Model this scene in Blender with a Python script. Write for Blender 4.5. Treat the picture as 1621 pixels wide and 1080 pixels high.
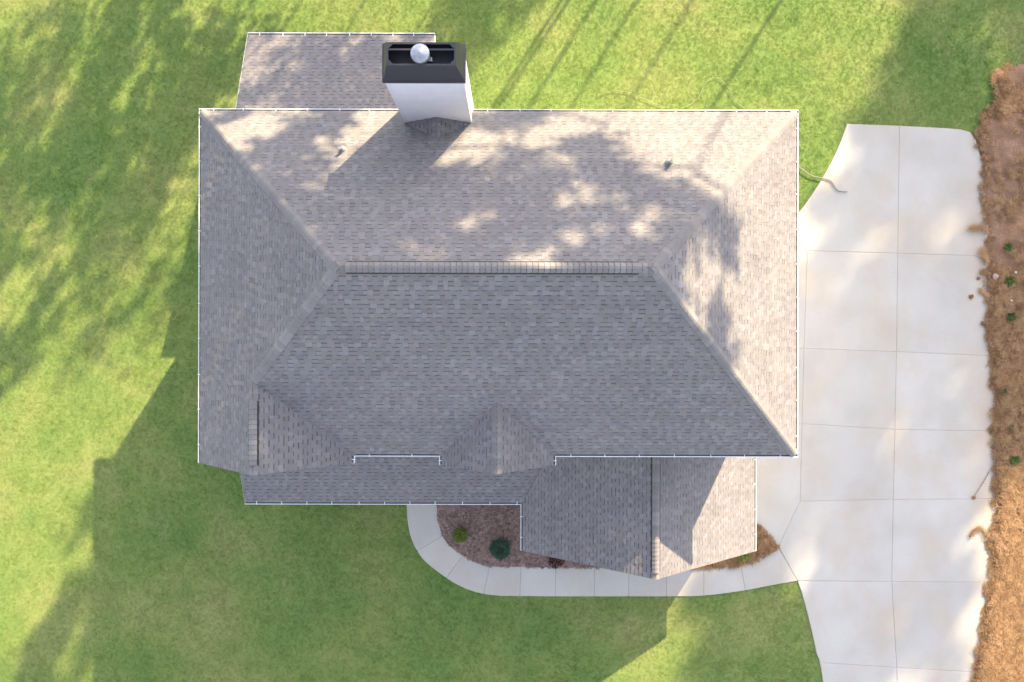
import bpy, bmesh, math, random
import numpy as np
from mathutils import Vector, Matrix, noise as mnoise

for o in list(bpy.data.objects):
    bpy.data.objects.remove(o)
scene = bpy.context.scene
C = scene.collection
PI = math.pi
R = math.radians
rnd = random.Random(7)

# ------------------------------------------------------------------ camera (a drone looking straight down)
H = 28.76                      # camera height over the ground, metres
FPX = 1110.0                   # focal length in photo pixels (photo is 1621 wide)
TX, TY, RO = R(0.10), R(0.055), R(0.125)
Rx = Matrix.Rotation(TX, 3, 'X'); Ry = Matrix.Rotation(TY, 3, 'Y'); Rz = Matrix.Rotation(RO, 3, 'Z')
RI = Rz @ Ry @ Rx              # plan axes (x right, y toward the front of the house, z up) to camera axes
S = Matrix(((1, 0, 0), (0, -1, 0), (0, 0, 1)))
cam = bpy.data.cameras.new('camera')
cam.sensor_width = 36.0
cam.lens = FPX / 1621 * 36.0
cam.clip_start = 0.1; cam.clip_end = 2000
cam_ob = bpy.data.objects.new('camera', cam)
cam_ob.matrix_world = Matrix.Translation((0, 0, H)) @ (S @ RI @ S).transposed().to_4x4()
C.objects.link(cam_ob)
scene.camera = cam_ob
scene.render.resolution_x = 1024; scene.render.resolution_y = 682

# ------------------------------------------------------------------ light
SUN_EL, SUN_AZ = R(27.4), R(32.2)
scene.view_settings.view_transform = 'Standard'
scene.view_settings.look = 'None'
scene.view_settings.gamma = 1
scene.view_settings.exposure = 1.92
world = bpy.data.worlds.new('World'); scene.world = world; world.use_nodes = True
wn = world.node_tree.nodes; wl = world.node_tree.links
wn.clear()
sky = wn.new('ShaderNodeTexSky'); sky.sky_type = 'NISHITA'; sky.sun_disc = False
sky.sun_elevation = SUN_EL; sky.sun_rotation = SUN_AZ
sky.dust_density = 1.0; sky.ozone_density = 1.0; sky.air_density = 1.0
hs = wn.new('ShaderNodeHueSaturation'); hs.inputs['Saturation'].default_value = 0.5
bg = wn.new('ShaderNodeBackground'); bg.inputs['Strength'].default_value = 0.13
wo = wn.new('ShaderNodeOutputWorld')
wl.new(sky.outputs[0], hs.inputs['Color']); tn = wn.new('ShaderNodeMix'); tn.data_type = 'RGBA'; tn.blend_type = 'MULTIPLY'; tn.inputs[0].default_value = 1; tn.inputs[7].default_value = (1.03, 0.99, 1.03, 1)
wl.new(hs.outputs[0], tn.inputs[6]); wl.new(tn.outputs[2], bg.inputs['Color']); wl.new(bg.outputs[0], wo.inputs['Surface'])
sun = bpy.data.lights.new('sun', 'SUN'); sun.energy = 4.1; sun.angle = R(0.5); sun.color = (1.0, 0.80, 0.50)
sun_ob = bpy.data.objects.new('sun', sun); C.objects.link(sun_ob)
TO_SUN = Vector((math.sin(SUN_AZ) * math.cos(SUN_EL), math.cos(SUN_AZ) * math.cos(SUN_EL), math.sin(SUN_EL)))
sun_ob.rotation_euler = TO_SUN.to_track_quat('Z', 'Y').to_euler()
sun_ob.location = TO_SUN * 80

# ------------------------------------------------------------------ helpers
def W(X, Y, z):                # plan coordinates of the survey (y to the front, z below the camera) to the world
    return Vector((X, -Y, z + H))

_RIT = RI.transposed()
def ray(px, py):
    d = _RIT @ Vector(((px - 810.5) / FPX, (py - 540) / FPX, -1.0))
    return Vector((d.x, -d.y, d.z))
def G(px, py, z=0.0):          # point of the ground (height z) seen at a photo pixel
    d = ray(px, py); t = (z - H) / d.z
    return Vector((d.x * t, d.y * t, z))
def on_plane(px, py, p0, n):
    d = ray(px, py); o = Vector((0, 0, H)); t = (p0 - o).dot(n) / d.dot(n)
    return o + d * t

def mesh_obj(name, verts, faces, mat=None, parent=None, tint=None, smooth=False):
    me = bpy.data.meshes.new(name)
    me.from_pydata([tuple(v) for v in verts], [], faces)
    if tint is not None:
        a = me.attributes.new('tint', 'FLOAT_COLOR', 'POINT')
        a.data.foreach_set('color', np.asarray(tint, np.float32).ravel())
    if mat: me.materials.append(mat)
    if smooth: me.shade_smooth()
    o = bpy.data.objects.new(name, me); C.objects.link(o)
    if parent: o.parent = parent
    return o

def empty(name, loc=(0, 0, 0)):
    o = bpy.data.objects.new(name, None); C.objects.link(o); o.location = loc
    o.empty_display_size = 0.3
    return o
def tag(o, label=None, cat=None, group=None, kind=None):
    if label: o['label'] = label
    if cat: o['category'] = cat
    if group: o['group'] = group
    if kind: o['kind'] = kind
    return o

class MB:
    """collects simple solids as one mesh"""
    def __init__(s): s.v = []; s.f = []; s.t = []
    def add(s, vs, fs, tint=None):
        b = len(s.v); s.v += [Vector(x) for x in vs]; s.f += [tuple(i + b for i in f) for f in fs]
        if tint is not None: s.t += [tint] * len(vs)
    def box(s, a, b, tint=None):
        x0, y0, z0 = a; x1, y1, z1 = b
        x0, x1 = sorted((x0, x1)); y0, y1 = sorted((y0, y1)); z0, z1 = sorted((z0, z1))
        s.add([(x0,y0,z0),(x1,y0,z0),(x1,y1,z0),(x0,y1,z0),(x0,y0,z1),(x1,y0,z1),(x1,y1,z1),(x0,y1,z1)],
              [(3,2,1,0),(4,5,6,7),(0,1,5,4),(1,2,6,5),(2,3,7,6),(3,0,4,7)], tint)
    def prism(s, poly, off, tint=None):      # polygon (3D list) extruded by vector off
        n = len(poly); off = Vector(off)
        s.add([Vector(p) for p in poly] + [Vector(p) + off for p in poly],
              [tuple(range(n)), tuple(range(2*n-1, n-1, -1))] + [(i, i+n, (i+1) % n + n, (i+1) % n) for i in range(n)], tint)
    def tube(s, pts, radii, seg=8, tint=None, cap=True):
        pts = [Vector(p) for p in pts]; vs = []; fs = []
        for i, p in enumerate(pts):
            d = (pts[min(i+1, len(pts)-1)] - pts[max(i-1, 0)]).normalized()
            a = d.orthogonal().normalized() if abs(d.z) > .95 else d.cross(Vector((0,0,1))).normalized()
            b = d.cross(a)
            r = radii[i] if hasattr(radii, '__len__') else radii
            for k in range(seg):
                t = 2*PI*k/seg; vs.append(p + a*(r*math.cos(t)) + b*(r*math.sin(t)))
        for i in range(len(pts)-1):
            for k in range(seg):
                fs.append((i*seg+k, i*seg+(k+1) % seg, (i+1)*seg+(k+1) % seg, (i+1)*seg+k))
        if cap:
            fs.append(tuple(range(seg-1, -1, -1))); fs.append(tuple((len(pts)-1)*seg+k for k in range(seg)))
        s.add(vs, fs, tint)
    def build(s, name, mat, parent=None, smooth=False):
        return mesh_obj(name, s.v, s.f, mat, parent, s.t if s.t else None, smooth)

def spline(pts, n=8):          # Catmull-Rom through 2D/3D points
    P = [Vector(p) for p in pts]; P = [2*P[0]-P[1]] + P + [2*P[-1]-P[-2]]; out = []
    for i in range(1, len(P)-2):
        for k in range(n):
            t = k/n
            out.append(0.5*((2*P[i]) + (P[i+1]-P[i-1])*t + (2*P[i-1]-5*P[i]+4*P[i+1]-P[i+2])*t*t + (3*P[i]-P[i-1]-3*P[i+1]+P[i+2])*t**3))
    out.append(P[-2]); return out

# ------------------------------------------------------------------ materials
def mat(name, col, rough=0.8, metal=0.0):
    m = bpy.data.materials.new(name); m.use_nodes = True
    b = m.node_tree.nodes['Principled BSDF']
    b.inputs['Base Color'].default_value = (*col, 1); b.inputs['Roughness'].default_value = rough; b.inputs['Metallic'].default_value = metal
    return m
def nodes(m): return m.node_tree.nodes, m.node_tree.links, m.node_tree.nodes['Principled BSDF']
def N_noise(nt, scale, detail=4, rough=0.55, vec=None):
    n = nt.nodes.new('ShaderNodeTexNoise'); n.inputs['Scale'].default_value = scale; n.inputs['Detail'].default_value = detail; n.inputs['Roughness'].default_value = rough
    if vec is not None: nt.links.new(vec, n.inputs['Vector'])
    return n.outputs['Fac']
def N_ramp(nt, fac, stops):
    n = nt.nodes.new('ShaderNodeValToRGB'); e = n.color_ramp.elements
    while len(e) < len(stops): e.new(0.5)
    for i, (p, c) in enumerate(stops):
        e[i].position = p; e[i].color = (*c, 1) if hasattr(c, '__len__') else (c, c, c, 1)
    nt.links.new(fac, n.inputs['Fac']); return n.outputs['Color']
def N_mix(nt, a, b, fac, mode='MIX'):
    n = nt.nodes.new('ShaderNodeMix'); n.data_type = 'RGBA'; n.blend_type = mode
    for sock, v in ((n.inputs[6], a), (n.inputs[7], b)):
        if hasattr(v, 'node'): nt.links.new(v, sock)
        else: sock.default_value = (*v, 1)
    if hasattr(fac, 'node'): nt.links.new(fac, n.inputs[0])
    else: n.inputs[0].default_value = fac
    return n.outputs[2]
def N_pos(nt, scale=(1, 1, 1)):
    g = nt.nodes.new('ShaderNodeNewGeometry'); mp = nt.nodes.new('ShaderNodeMapping'); mp.inputs['Scale'].default_value = scale
    nt.links.new(g.outputs['Position'], mp.inputs['Vector']); return mp.outputs['Vector']
def N_bump(nt, b, h, strength=0.3, dist=0.01):
    n = nt.nodes.new('ShaderNodeBump'); n.inputs['Strength'].default_value = strength; n.inputs['Distance'].default_value = dist
    nt.links.new(h, n.inputs['Height']); nt.links.new(n.outputs['Normal'], b.inputs['Normal'])

def shingle_mat():
    m = mat('asphalt_shingle', (.2, .19, .19), 0.92); ns, ls, b = nodes(m); nt = m.node_tree
    a = ns.new('ShaderNodeAttribute'); a.attribute_name = 'tint'
    p = N_pos(nt)
    g = N_ramp(nt, N_noise(nt, 55, 3, 0.75, p), [(0.25, 0.72), (0.75, 1.25)])
    w = N_ramp(nt, N_noise(nt, 0.6, 3, 0.6, p), [(0.3, (.93, .92, .92)), (0.7, (1.06, 1.05, 1.03))])
    c = N_mix(nt, N_mix(nt, a.outputs['Color'], g, 1.0, 'MULTIPLY'), w, 1.0, 'MULTIPLY')
    ls.new(c, b.inputs['Base Color']); b.inputs['Specular IOR Level'].default_value = 0.25
    return m
M_SH = shingle_mat()
M_DECK = mat('roof_underlay', (.03, .03, .03), 0.95)

def painted(name, col, rough=0.45):
    m = mat(name, col, rough); ns, ls, b = nodes(m); nt = m.node_tree
    p = N_pos(nt)
    d = N_ramp(nt, N_noise(nt, 2.2, 5, 0.65, p), [(0.25, tuple(c*.9 for c in col)), (0.7, col)])
    ls.new(d, b.inputs['Base Color']); return m
M_WHITE = painted('white_aluminium', (.82, .82, .83))
M_TROUGH = painted('darkened_gutter_inside', (.20, .20, .21), 0.8)
M_SIDING = painted('white_siding_paint', (.80, .80, .81), 0.55)
M_TRIM = painted('white_trim_paint', (.8, .8, .8), 0.5)
M_BLACK = painted('black_painted_steel', (.045, .046, .052), 0.42)
M_VENT = mat('black_plastic_vent', (.012, .012, .014), 0.6)
M_GLASS = mat('window_glass', (.03, .035, .04), 0.05)
M_DOOR = painted('garage_door_paint', (.7, .7, .7), 0.5)
def galv():
    m = mat('galvanised_steel', (.62, .63, .65), 0.38, 0.85); ns, ls, b = nodes(m); nt = m.node_tree
    ls.new(N_ramp(nt, N_noise(nt, 9, 4, 0.6, N_pos(nt)), [(0.3, (.36, .37, .39)), (0.7, (.55, .56, .58))]), b.inputs['Base Color'])
    return m
M_GALV = galv()
M_PALE = mat('aged_pvc', (.27, .27, .265), .6)
M_LEAD = mat('grey_pipe_boot', (.25, .25, .26), 0.6)

def concrete_mat():
    m = mat('brushed_concrete', (.5, .49, .47), 0.88); ns, ls, b = nodes(m); nt = m.node_tree
    p = N_pos(nt)
    big = N_ramp(nt, N_noise(nt, 0.42, 4, 0.6, p), [(0.3, (.435, .41, .355)), (0.5, (.48, .458, .408)), (0.72, (.515, .494, .445))])
    oi = ns.new('ShaderNodeObjectInfo')
    slab = N_ramp(nt, oi.outputs['Random'], [(0.0, (.95, .95, .955)), (1.0, (1.03, 1.025, 1.02))])
    c = N_mix(nt, big, slab, 1.0, 'MULTIPLY')
    # reddish clay washes and water stains
    st = N_ramp(nt, N_noise(nt, 0.55, 6, 0.62, N_pos(nt, (1.0, 0.6, 1.0))), [(0.46, 0.0), (0.70, 0.55)])
    c = N_mix(nt, c, (.46, .37, .265), st)
    fine = N_ramp(nt, N_noise(nt, 40, 3, 0.7, p), [(0.3, .93), (0.7, 1.05)])
    c = N_mix(nt, c, fine, 1.0, 'MULTIPLY')
    # broom marks
    br = N_noise(nt, 1.0, 2, 0.5, N_pos(nt, (2.0, 60.0, 1.0)))
    c = N_mix(nt, c, N_ramp(nt, br, [(0.3, .97), (0.7, 1.02)]), 1.0, 'MULTIPLY')
    # clay near the bank on the right: x of the driveway edge
    g = ns.new('ShaderNodeNewGeometry'); sx = ns.new('ShaderNodeSeparateXYZ'); ls.new(g.outputs['Position'], sx.inputs[0])
    mr = ns.new('ShaderNodeMapRange'); mr.inputs[1].default_value = 18.3; mr.inputs[2].default_value = 19.9; ls.new(sx.outputs['X'], mr.inputs[0])
    nz = N_ramp(nt, N_noise(nt, 1.1, 5, 0.65, p), [(0.3, 0.1), (0.7, 1.0)])
    mu = ns.new('ShaderNodeMath'); mu.operation = 'MULTIPLY'; ls.new(mr.outputs[0], mu.inputs[0]); ls.new(nz, mu.inputs[1])
    m2 = ns.new('ShaderNodeMath'); m2.operation = 'MULTIPLY'; ls.new(mu.outputs[0], m2.inputs[0]); m2.inputs[1].default_value = 0.75
    c = N_mix(nt, c, (.48, .35, .22), m2.outputs[0])
    ls.new(c, b.inputs['Base Color']); N_bump(nt, b, N_noise(nt, 60, 4, 0.7, p), 0.25, 0.004)
    return m
M_CONC = concrete_mat()
M_SUB = mat('joint_filler_sand', (.5, .45, .39), 0.95)

def ground_noise_color(nt, stops, scale=1.0):
    return N_ramp(nt, N_noise(nt, scale, 6, 0.62, N_pos(nt)), stops)

def grass_color(nt, gain=1.0):
    p = N_pos(nt)
    def s(c): return tuple(x*gain for x in c)
    big = N_ramp(nt, N_noise(nt, 0.22, 4, 0.6, p), [(0.3, s((.155, .262, .068))), (0.52, s((.24, .315, .092))), (0.72, s((.345, .358, .135)))])
    med = N_ramp(nt, N_noise(nt, 1.3, 5, 0.68, p), [(0.3, (.88, .92, .9)), (0.55, (1.0, 1.0, 1.0)), (0.75, (1.1, 1.07, 1.1))])
    c = N_mix(nt, big, med, 1.0, 'MULTIPLY')
    dry = N_ramp(nt, N_noise(nt, 0.8, 6, 0.7, N_pos(nt, (1.0, 0.45, 1.0))), [(0.58, 0.0), (0.76, 0.35)])
    return N_mix(nt, c, s((.38, .35, .18)), dry)
def lawn_mat():
    m = mat('lawn_ground', (.08, .11, .03), 0.95); ns, ls, b = nodes(m); nt = m.node_tree
    ls.new(grass_color(nt, 0.76), b.inputs['Base Color']); b.inputs['Specular IOR Level'].default_value = 0.1
    return m
M_LAWN = lawn_mat()
def blade_mat():
    m = bpy.data.materials.new('grass_blade'); m.use_nodes = True; nt = m.node_tree; ns = nt.nodes; ns.clear()
    c = grass_color(nt, 1.10)
    oi = ns.new('ShaderNodeObjectInfo')
    c = N_mix(nt, c, N_ramp(nt, oi.outputs['Random'], [(0.0, (.70, .76, .70)), (0.55, (1.0, 1.0, 1.0)), (1.0, (1.4, 1.28, 1.4))]), 1.0, 'MULTIPLY')
    d = ns.new('ShaderNodeBsdfDiffuse'); t = ns.new('ShaderNodeBsdfTranslucent'); mx = ns.new('ShaderNodeMixShader'); mx.inputs[0].default_value = 0.35
    o = ns.new('ShaderNodeOutputMaterial')
    nt.links.new(c, d.inputs['Color']); nt.links.new(c, t.inputs['Color'])
    nt.links.new(d.outputs[0], mx.inputs[1]); nt.links.new(t.outputs[0], mx.inputs[2]); nt.links.new(mx.outputs[0], o.inputs['Surface'])
    return m
M_BLADE = blade_mat()

def leafy(name, stops, trans=0.3):
    m = bpy.data.materials.new(name); m.use_nodes = True; nt = m.node_tree; ns = nt.nodes; ns.clear()
    c = N_ramp(nt, N_noise(nt, 14, 3, 0.6, N_pos(nt)), stops)
    d = ns.new('ShaderNodeBsdfDiffuse'); t = ns.new('ShaderNodeBsdfTranslucent'); mx = ns.new('ShaderNodeMixShader'); mx.inputs[0].default_value = trans
    o = ns.new('ShaderNodeOutputMaterial')
    nt.links.new(c, d.inputs['Color']); nt.links.new(c, t.inputs['Color'])
    nt.links.new(d.outputs[0], mx.inputs[1]); nt.links.new(t.outputs[0], mx.inputs[2]); nt.links.new(mx.outputs[0], o.inputs['Surface'])
    return m
M_LIME = leafy('yellow_green_leaf', [(0.3, (.11, .16, .03)), (0.7, (.27, .31, .08))])
M_DARKLEAF = leafy('blue_green_leaf', [(0.3, (.035, .075, .05)), (0.7, (.11, .19, .135))])
M_PURPLE = leafy('dark_red_leaf', [(0.3, (.03, .012, .015)), (0.7, (.10, .04, .045))])
M_WEED = leafy('weed_leaf', [(0.3, (.05, .10, .025)), (0.7, (.12, .19, .06))])
M_NEEDLE = leafy('pine_needles', [(0.3, (.03, .06, .02)), (0.7, (.07, .11, .04))], 0.15)
M_BARK = mat('bark', (.10, .07, .05), 0.95)

def soil_mat(name, stops, scale, bump=0.6):
    m = mat(name, (.2, .13, .08), 0.95); ns, ls, b = nodes(m); nt = m.node_tree; p = N_pos(nt)
    c = N_ramp(nt, N_noise(nt, scale, 7, 0.7, p), stops)
    f = N_ramp(nt, N_noise(nt, 22, 4, 0.75, p), [(0.3, .6), (0.7, 1.3)])
    ls.new(N_mix(nt, c, f, 1.0, 'MULTIPLY'), b.inputs['Base Color']); N_bump(nt, b, N_noise(nt, 12, 5, 0.7, p), bump, 0.05)
    b.inputs['Specular IOR Level'].default_value = 0.1
    return m
M_SOIL = soil_mat('red_clay_soil', [(0.3, (.17, .10, .06)), (0.5, (.26, .155, .095)), (0.72, (.35, .225, .145))], 0.8)
M_MULCH = soil_mat('brown_mulch', [(0.3, (.20, .14, .12)), (0.5, (.27, .19, .16)), (0.72, (.34, .245, .2))], 1.6)
def straw_mat(name, a, bcol):
    m = mat(name, a, 0.8); ns, ls, b = nodes(m); nt = m.node_tree
    oi = ns.new('ShaderNodeObjectInfo')
    ls.new(N_ramp(nt, oi.outputs['Random'], [(0.0, a), (0.55, tuple((x+y)/2 for x, y in zip(a, bcol))), (1.0, bcol)]), b.inputs['Base Color'])
    b.inputs['Specular IOR Level'].default_value = 0.15
    return m
M_STRAW = straw_mat('pine_straw', (.18, .095, .045), (.44, .275, .14))
M_CHIP = straw_mat('mulch_chip', (.15, .098, .085), (.42, .30, .25))
M_PIPE = mat('grey_corrugated_plastic', (.19, .175, .16), 0.6)
M_HOSE = mat('pale_green_hose', (.22, .26, .12), 0.5)
M_STONE = mat('pale_stone', (.5, .46, .41), 0.8)
M_TWIG = mat('brown_twig', (.22, .15, .10), 0.9)

# ------------------------------------------------------------------ survey of the house (plan metres)
P = dict(XL=-9.557, XR=8.764, YB=-7.124, YF=3.496, zE=-21.450, p=.8387, XG=-7.167, YG=3.703, XD=-.409, wD=1.7835, YD=3.7525,
         XA=.36, XB=9.128, z1=-26.107, p1=.7251, Y1=7.747, YS=6.044, XS=-9.894, p2=.3627,
         aL=-9.835, aR=-2.869, aB=-11.504, za=-26.107, pa=.351, c0=-3.19, c1=-1.22, cy=-6.573, ct=-17.612)
globals().update(P)
GW = 0.115                     # gutter width
half = (YF - YB) / 2; Yr = (YF + YB) / 2; zr = zE + p * half
zG = zE + p * (XG - XL); XE = 2 * XG - XL
wl_ = (XB - XA) / 2; XM = (XA + XB) / 2; zm = z1 + p1 * wl_

house = empty('house', (0, 0, 0))
tag(house, 'white house under grey shingle hipped roofs with tall white chimney beside the concrete driveway', 'house')

# ---- roof faces: (list of convex polygons in plan coords, function z(X,Y), direction of eave (plan), upslope (plan))
def zW(X, Y): return zE + p * (X - XL)
def zEa(X, Y): return zE + p * (XR - X)
def zN(X, Y): return zE + p * (Y - YB)
def zS(X, Y): return zE + p * (YF - Y)
g = GW - 0.025
ov = 0.0
faces = []
def face(polys, zf, eave, up, lift=0.0): faces.append((polys, zf, Vector((*eave, 0)), Vector((*up, 0)), lift))
# west hip face and the west slope of the left gable
face([[(XL+g, YB+g), (XL+g, YF-g), (XL+half, Yr)],
      [(XL+g, YF-g), (XL+g, YG), (XG, YG), (XG, YF-(XG-XL))]], zW, (0, 1), (1, 0))
face([[(XR-g, YB+g), (XR-g, YF-g), (XR-half, Yr)]], zEa, (0, 1), (-1, 0))
face([[(XL+g, YB+g), (XR-g, YB+g), (XR-half, Yr), (XL+half, Yr)]], zN, (1, 0), (0, 1))
face([[(XG-.6, YF-(XG-.6-XL)), (XG-.6, YF-g), (XR-g, YF-g), (XR-half, Yr), (XL+half, Yr)]], zS, (1, 0), (0, -1))
# left gable, east slope
def zGe(X, Y): return zE + p * (XE - X)
face([[(XG, YG), (XE-g, YG), (XE-g, YF-.12), (XG, YF-(XG-XL)-.12)]], zGe, (0, 1), (-1, 0), 0.004)
# small front dormer gable
zd = zE + p * wD
def zDw(X, Y): return zE + p * (X - (XD - wD))
def zDe(X, Y): return zE + p * ((XD + wD) - X)
face([[(XD-wD+g, YD), (XD, YD), (XD, YF-wD-.12), (XD-wD+g, YF-.12)]], zDw, (0, 1), (1, 0), 0.004)
face([[(XD+wD-g, YD), (XD, YD), (XD, YF-wD-.12), (XD+wD-g, YF-.12)]], zDe, (0, 1), (-1, 0), 0.004)
# porch shed roof along the front
WALLF = YF - 0.55
def zP(X, Y): return z1 + p2 * (YS - Y)
face([[(XS, YS-g), (XA+.6, YS-g), (XA+.6 + (YS-WALLF)*p2/p1 + .4, WALLF), (XS, WALLF)]], zP, (1, 0), (0, -1))
# lower front gable
def zLw(X, Y): return z1 + p1 * (X - XA)
def zLe(X, Y): return z1 + p1 * (XB - X)
vx = (YS - WALLF) * p2 / p1
face([[(XA+g, YS-.1), (XA+g, Y1), (XM, Y1), (XM, WALLF), (XA+g+vx-.1, WALLF)]], zLw, (0, 1), (1, 0), 0.004)
face([[(XB-g, WALLF), (XB-g, Y1), (XM, Y1), (XM, WALLF)]], zLe, (0, 1), (-1, 0))
# rear patio roof
WALLB = YB + 0.55
def zA(X, Y): return za + pa * (Y - aB)
face([[(aL, aB+g), (aR, aB+g), (aR, WALLB), (aL, WALLB)]], zA, (1, 0), (0, 1))
# saddle (cricket) behind the chimney: two small slopes up against its front face
ck = (c1 - c0) / 2; cxm = (c0 + c1) / 2; zc = zN(0, cy)
CKL = 0.62                      # run of the saddle ridge along the main slope
zck = zN(0, cy + CKL)
pk = (zck - zc) / ck
def zKw(X, Y): return zck - pk * (cxm - X)
def zKe(X, Y): return zck - pk * (X - cxm)
face([[(c0, cy+.004), (cxm, cy+.004), (cxm, cy+CKL)]], zKw, (0, 1), (1, 0), 0.012)
face([[(c1, cy+.004), (cxm, cy+.004), (cxm, cy+CKL)]], zKe, (0, 1), (-1, 0), 0.012)

def clip(poly, conv):          # Sutherland-Hodgman, conv counter-clockwise
    out = poly
    for i in range(len(conv)):
        ax, ay = conv[i]; bx, by = conv[(i+1) % len(conv)]
        ins = out; out = []
        if not ins: return []
        def sd(q): return (bx-ax)*(q[1]-ay) - (by-ay)*(q[0]-ax)
        for j in range(len(ins)):
            a = ins[j]; b = ins[(j+1) % len(ins)]; sa = sd(a); sb = sd(b)
            if sa >= 0: out.append(a)
            if (sa >= 0) != (sb >= 0):
                t = sa/(sa-sb); out.append((a[0]+(b[0]-a[0])*t, a[1]+(b[1]-a[1])*t))
    return out
def area2(q): return sum(q[i][0]*q[(i+1) % len(q)][1]-q[(i+1) % len(q)][0]*q[i][1] for i in range(len(q)))/2

EXPO = 0.143
def tint_pick(r):
    k = r.random()
    v = r.uniform(.94, 1.04) if k < .60 else (r.uniform(1.06, 1.16) if k < .82 else r.uniform(.87, .95))
    w = r.uniform(-.02, .03)
    return (.197*v*(1+w), .189*v, .194*v*(1-w), 1.0)

strips = []                    # every shingle strip: (distance, verts, faces, tints, face index)
roof_parts = []
roof_names = ['roof']
for fi, (polys, zf, eave, up, lift) in enumerate(faces):
    r = random.Random(100 + fi)
    # 3D frame of the slope, world coordinates
    X0, Y0 = polys[0][0]
    O = W(X0, Y0, zf(X0, Y0))
    e3 = (W(X0+eave.x, Y0+eave.y, zf(X0+eave.x, Y0+eave.y)) - O).normalized()
    u3 = (W(X0+up.x, Y0+up.y, zf(X0+up.x, Y0+up.y)) - O); run = u3.length; u3.normalize()
    n3 = e3.cross(u3)
    if n3.z < 0: n3 = -n3
    uv = []
    deck = MB()
    for poly in polys:
        q = []
        for (X, Y) in poly:
            w_ = W(X, Y, zf(X, Y)) - O; q.append((w_.dot(e3), w_.dot(u3)))
        if area2(q) < 0: q.reverse()
        uv.append(q)
        top = [O + e3*a + u3*b + n3*(lift-.012) for a, b in q]
        deck.prism(top, -n3*0.11)
    d = deck.build('roof', M_DECK, house)
    d.data.materials[0] = M_DECK
    roof_parts.append(d)
    us = [a for q in uv for a, b in q]; vs_ = [b for q in uv for a, b in q]
    umin, umax, vmin, vmax = min(us), max(us), min(vs_), max(vs_)
    v = vmin - .012
    while v < vmax:
        u = umin - r.uniform(0, 1.0)
        while u < umax:
            length = 1.0
            V = []; F = []; T = []; cen = Vector(); cnt = 0; ar = 0
            hue = r.uniform(.96, 1.04)
            a = u; tooth = r.random() < .5
            while a < u + length - 1e-6:
                wd = r.uniform(.11, .20) if tooth else r.uniform(.11, .18)
                b = min(a + wd, u + length)
                if u + length - b < .05: b = u + length
                tn = tint_pick(r); tn = (tn[0]*hue, tn[1]*hue, tn[2]*hue, 1)
                hi = .016 if tooth else .008
                jag = r.uniform(-.003, .003)
                pieces = [(v+jag, v+EXPO+.03, tn)]
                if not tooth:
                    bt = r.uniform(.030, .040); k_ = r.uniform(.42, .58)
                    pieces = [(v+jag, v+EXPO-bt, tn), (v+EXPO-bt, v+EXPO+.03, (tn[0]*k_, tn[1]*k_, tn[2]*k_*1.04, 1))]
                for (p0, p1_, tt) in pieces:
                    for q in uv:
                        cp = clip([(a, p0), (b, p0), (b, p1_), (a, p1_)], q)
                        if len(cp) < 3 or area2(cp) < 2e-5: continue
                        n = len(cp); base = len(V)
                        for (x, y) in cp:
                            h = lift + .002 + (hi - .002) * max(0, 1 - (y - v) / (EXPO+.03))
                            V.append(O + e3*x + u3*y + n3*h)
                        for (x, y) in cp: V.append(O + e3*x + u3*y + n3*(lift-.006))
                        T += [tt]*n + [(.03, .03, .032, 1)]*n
                        flip = (e3.cross(u3)).dot(n3) < 0
                        f = tuple(range(base, base+n)); F.append(f[::-1] if flip else f)
                        for i in range(n):
                            j = (i+1) % n
                            if cp[i][1] > v+.1 and cp[j][1] > v+.1: continue
                            F.append((base+i, base+n+i, base+n+j, base+j) if not flip else (base+j, base+n+j, base+n+i, base+i))
                        for k in range(n): cen += V[base+k]
                        cnt += n; ar += area2(cp)
                a = b; tooth = not tooth
            if F:
                cen /= cnt
                strips.append(((cen - Vector((0, 0, H))).length if ar > .13 else 99, V, F, T, fi))
            u += length
        v += EXPO
order = sorted(range(len(strips)), key=lambda i: strips[i][0])
near = set(order[:296])
rest = MB(); 
for i, (dist, V, F, T, fi) in enumerate(strips):
    if i in near:
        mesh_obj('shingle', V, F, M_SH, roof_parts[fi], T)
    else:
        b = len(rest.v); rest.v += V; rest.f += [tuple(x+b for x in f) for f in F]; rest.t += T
o = rest.build('shingles', M_SH, house); o['kind'] = 'stuff'
del rest, strips

# ---- hip and ridge caps
def cap_mesh(n1, n2, d, tintv, wid=.15, ln=.175, th=.011):
    """bent shingle in a frame: x along the hip, origin on the hip line"""
    # directions down both slopes, perpendicular to the hip
    s1 = d.cross(n1); s2 = d.cross(n2)
    if s1.z > 0: s1 = -s1
    if s2.z > 0: s2 = -s2
    m = ((n1+n2)/2).normalized()
    prof = [(s1*wid, n1), (s1*wid*.45, n1), (s1*.03, (n1+m).normalized()), (s2*.03, (n2+m).normalized()), (s2*wid*.45, n2), (s2*wid, n2)]
    V = []; F = []; T = []
    for t, hh in ((0.0, .030), (ln, .014)):
        for q, n in prof: V.append(d*t + q + n*hh); T.append(tintv)
    for q, n in prof: V.append(q + n*.004); T.append((.15, .144, .144, 1))
    k = len(prof)
    for i in range(k-1): F.append((i, i+1, k+i+1, k+i)); F.append((2*k+i, 2*k+i+1, i+1, i))
    F.append((0, k, 2*k)); F.append((k-1, 3*k-1, 2*k-1))
    return V, F, T
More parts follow.
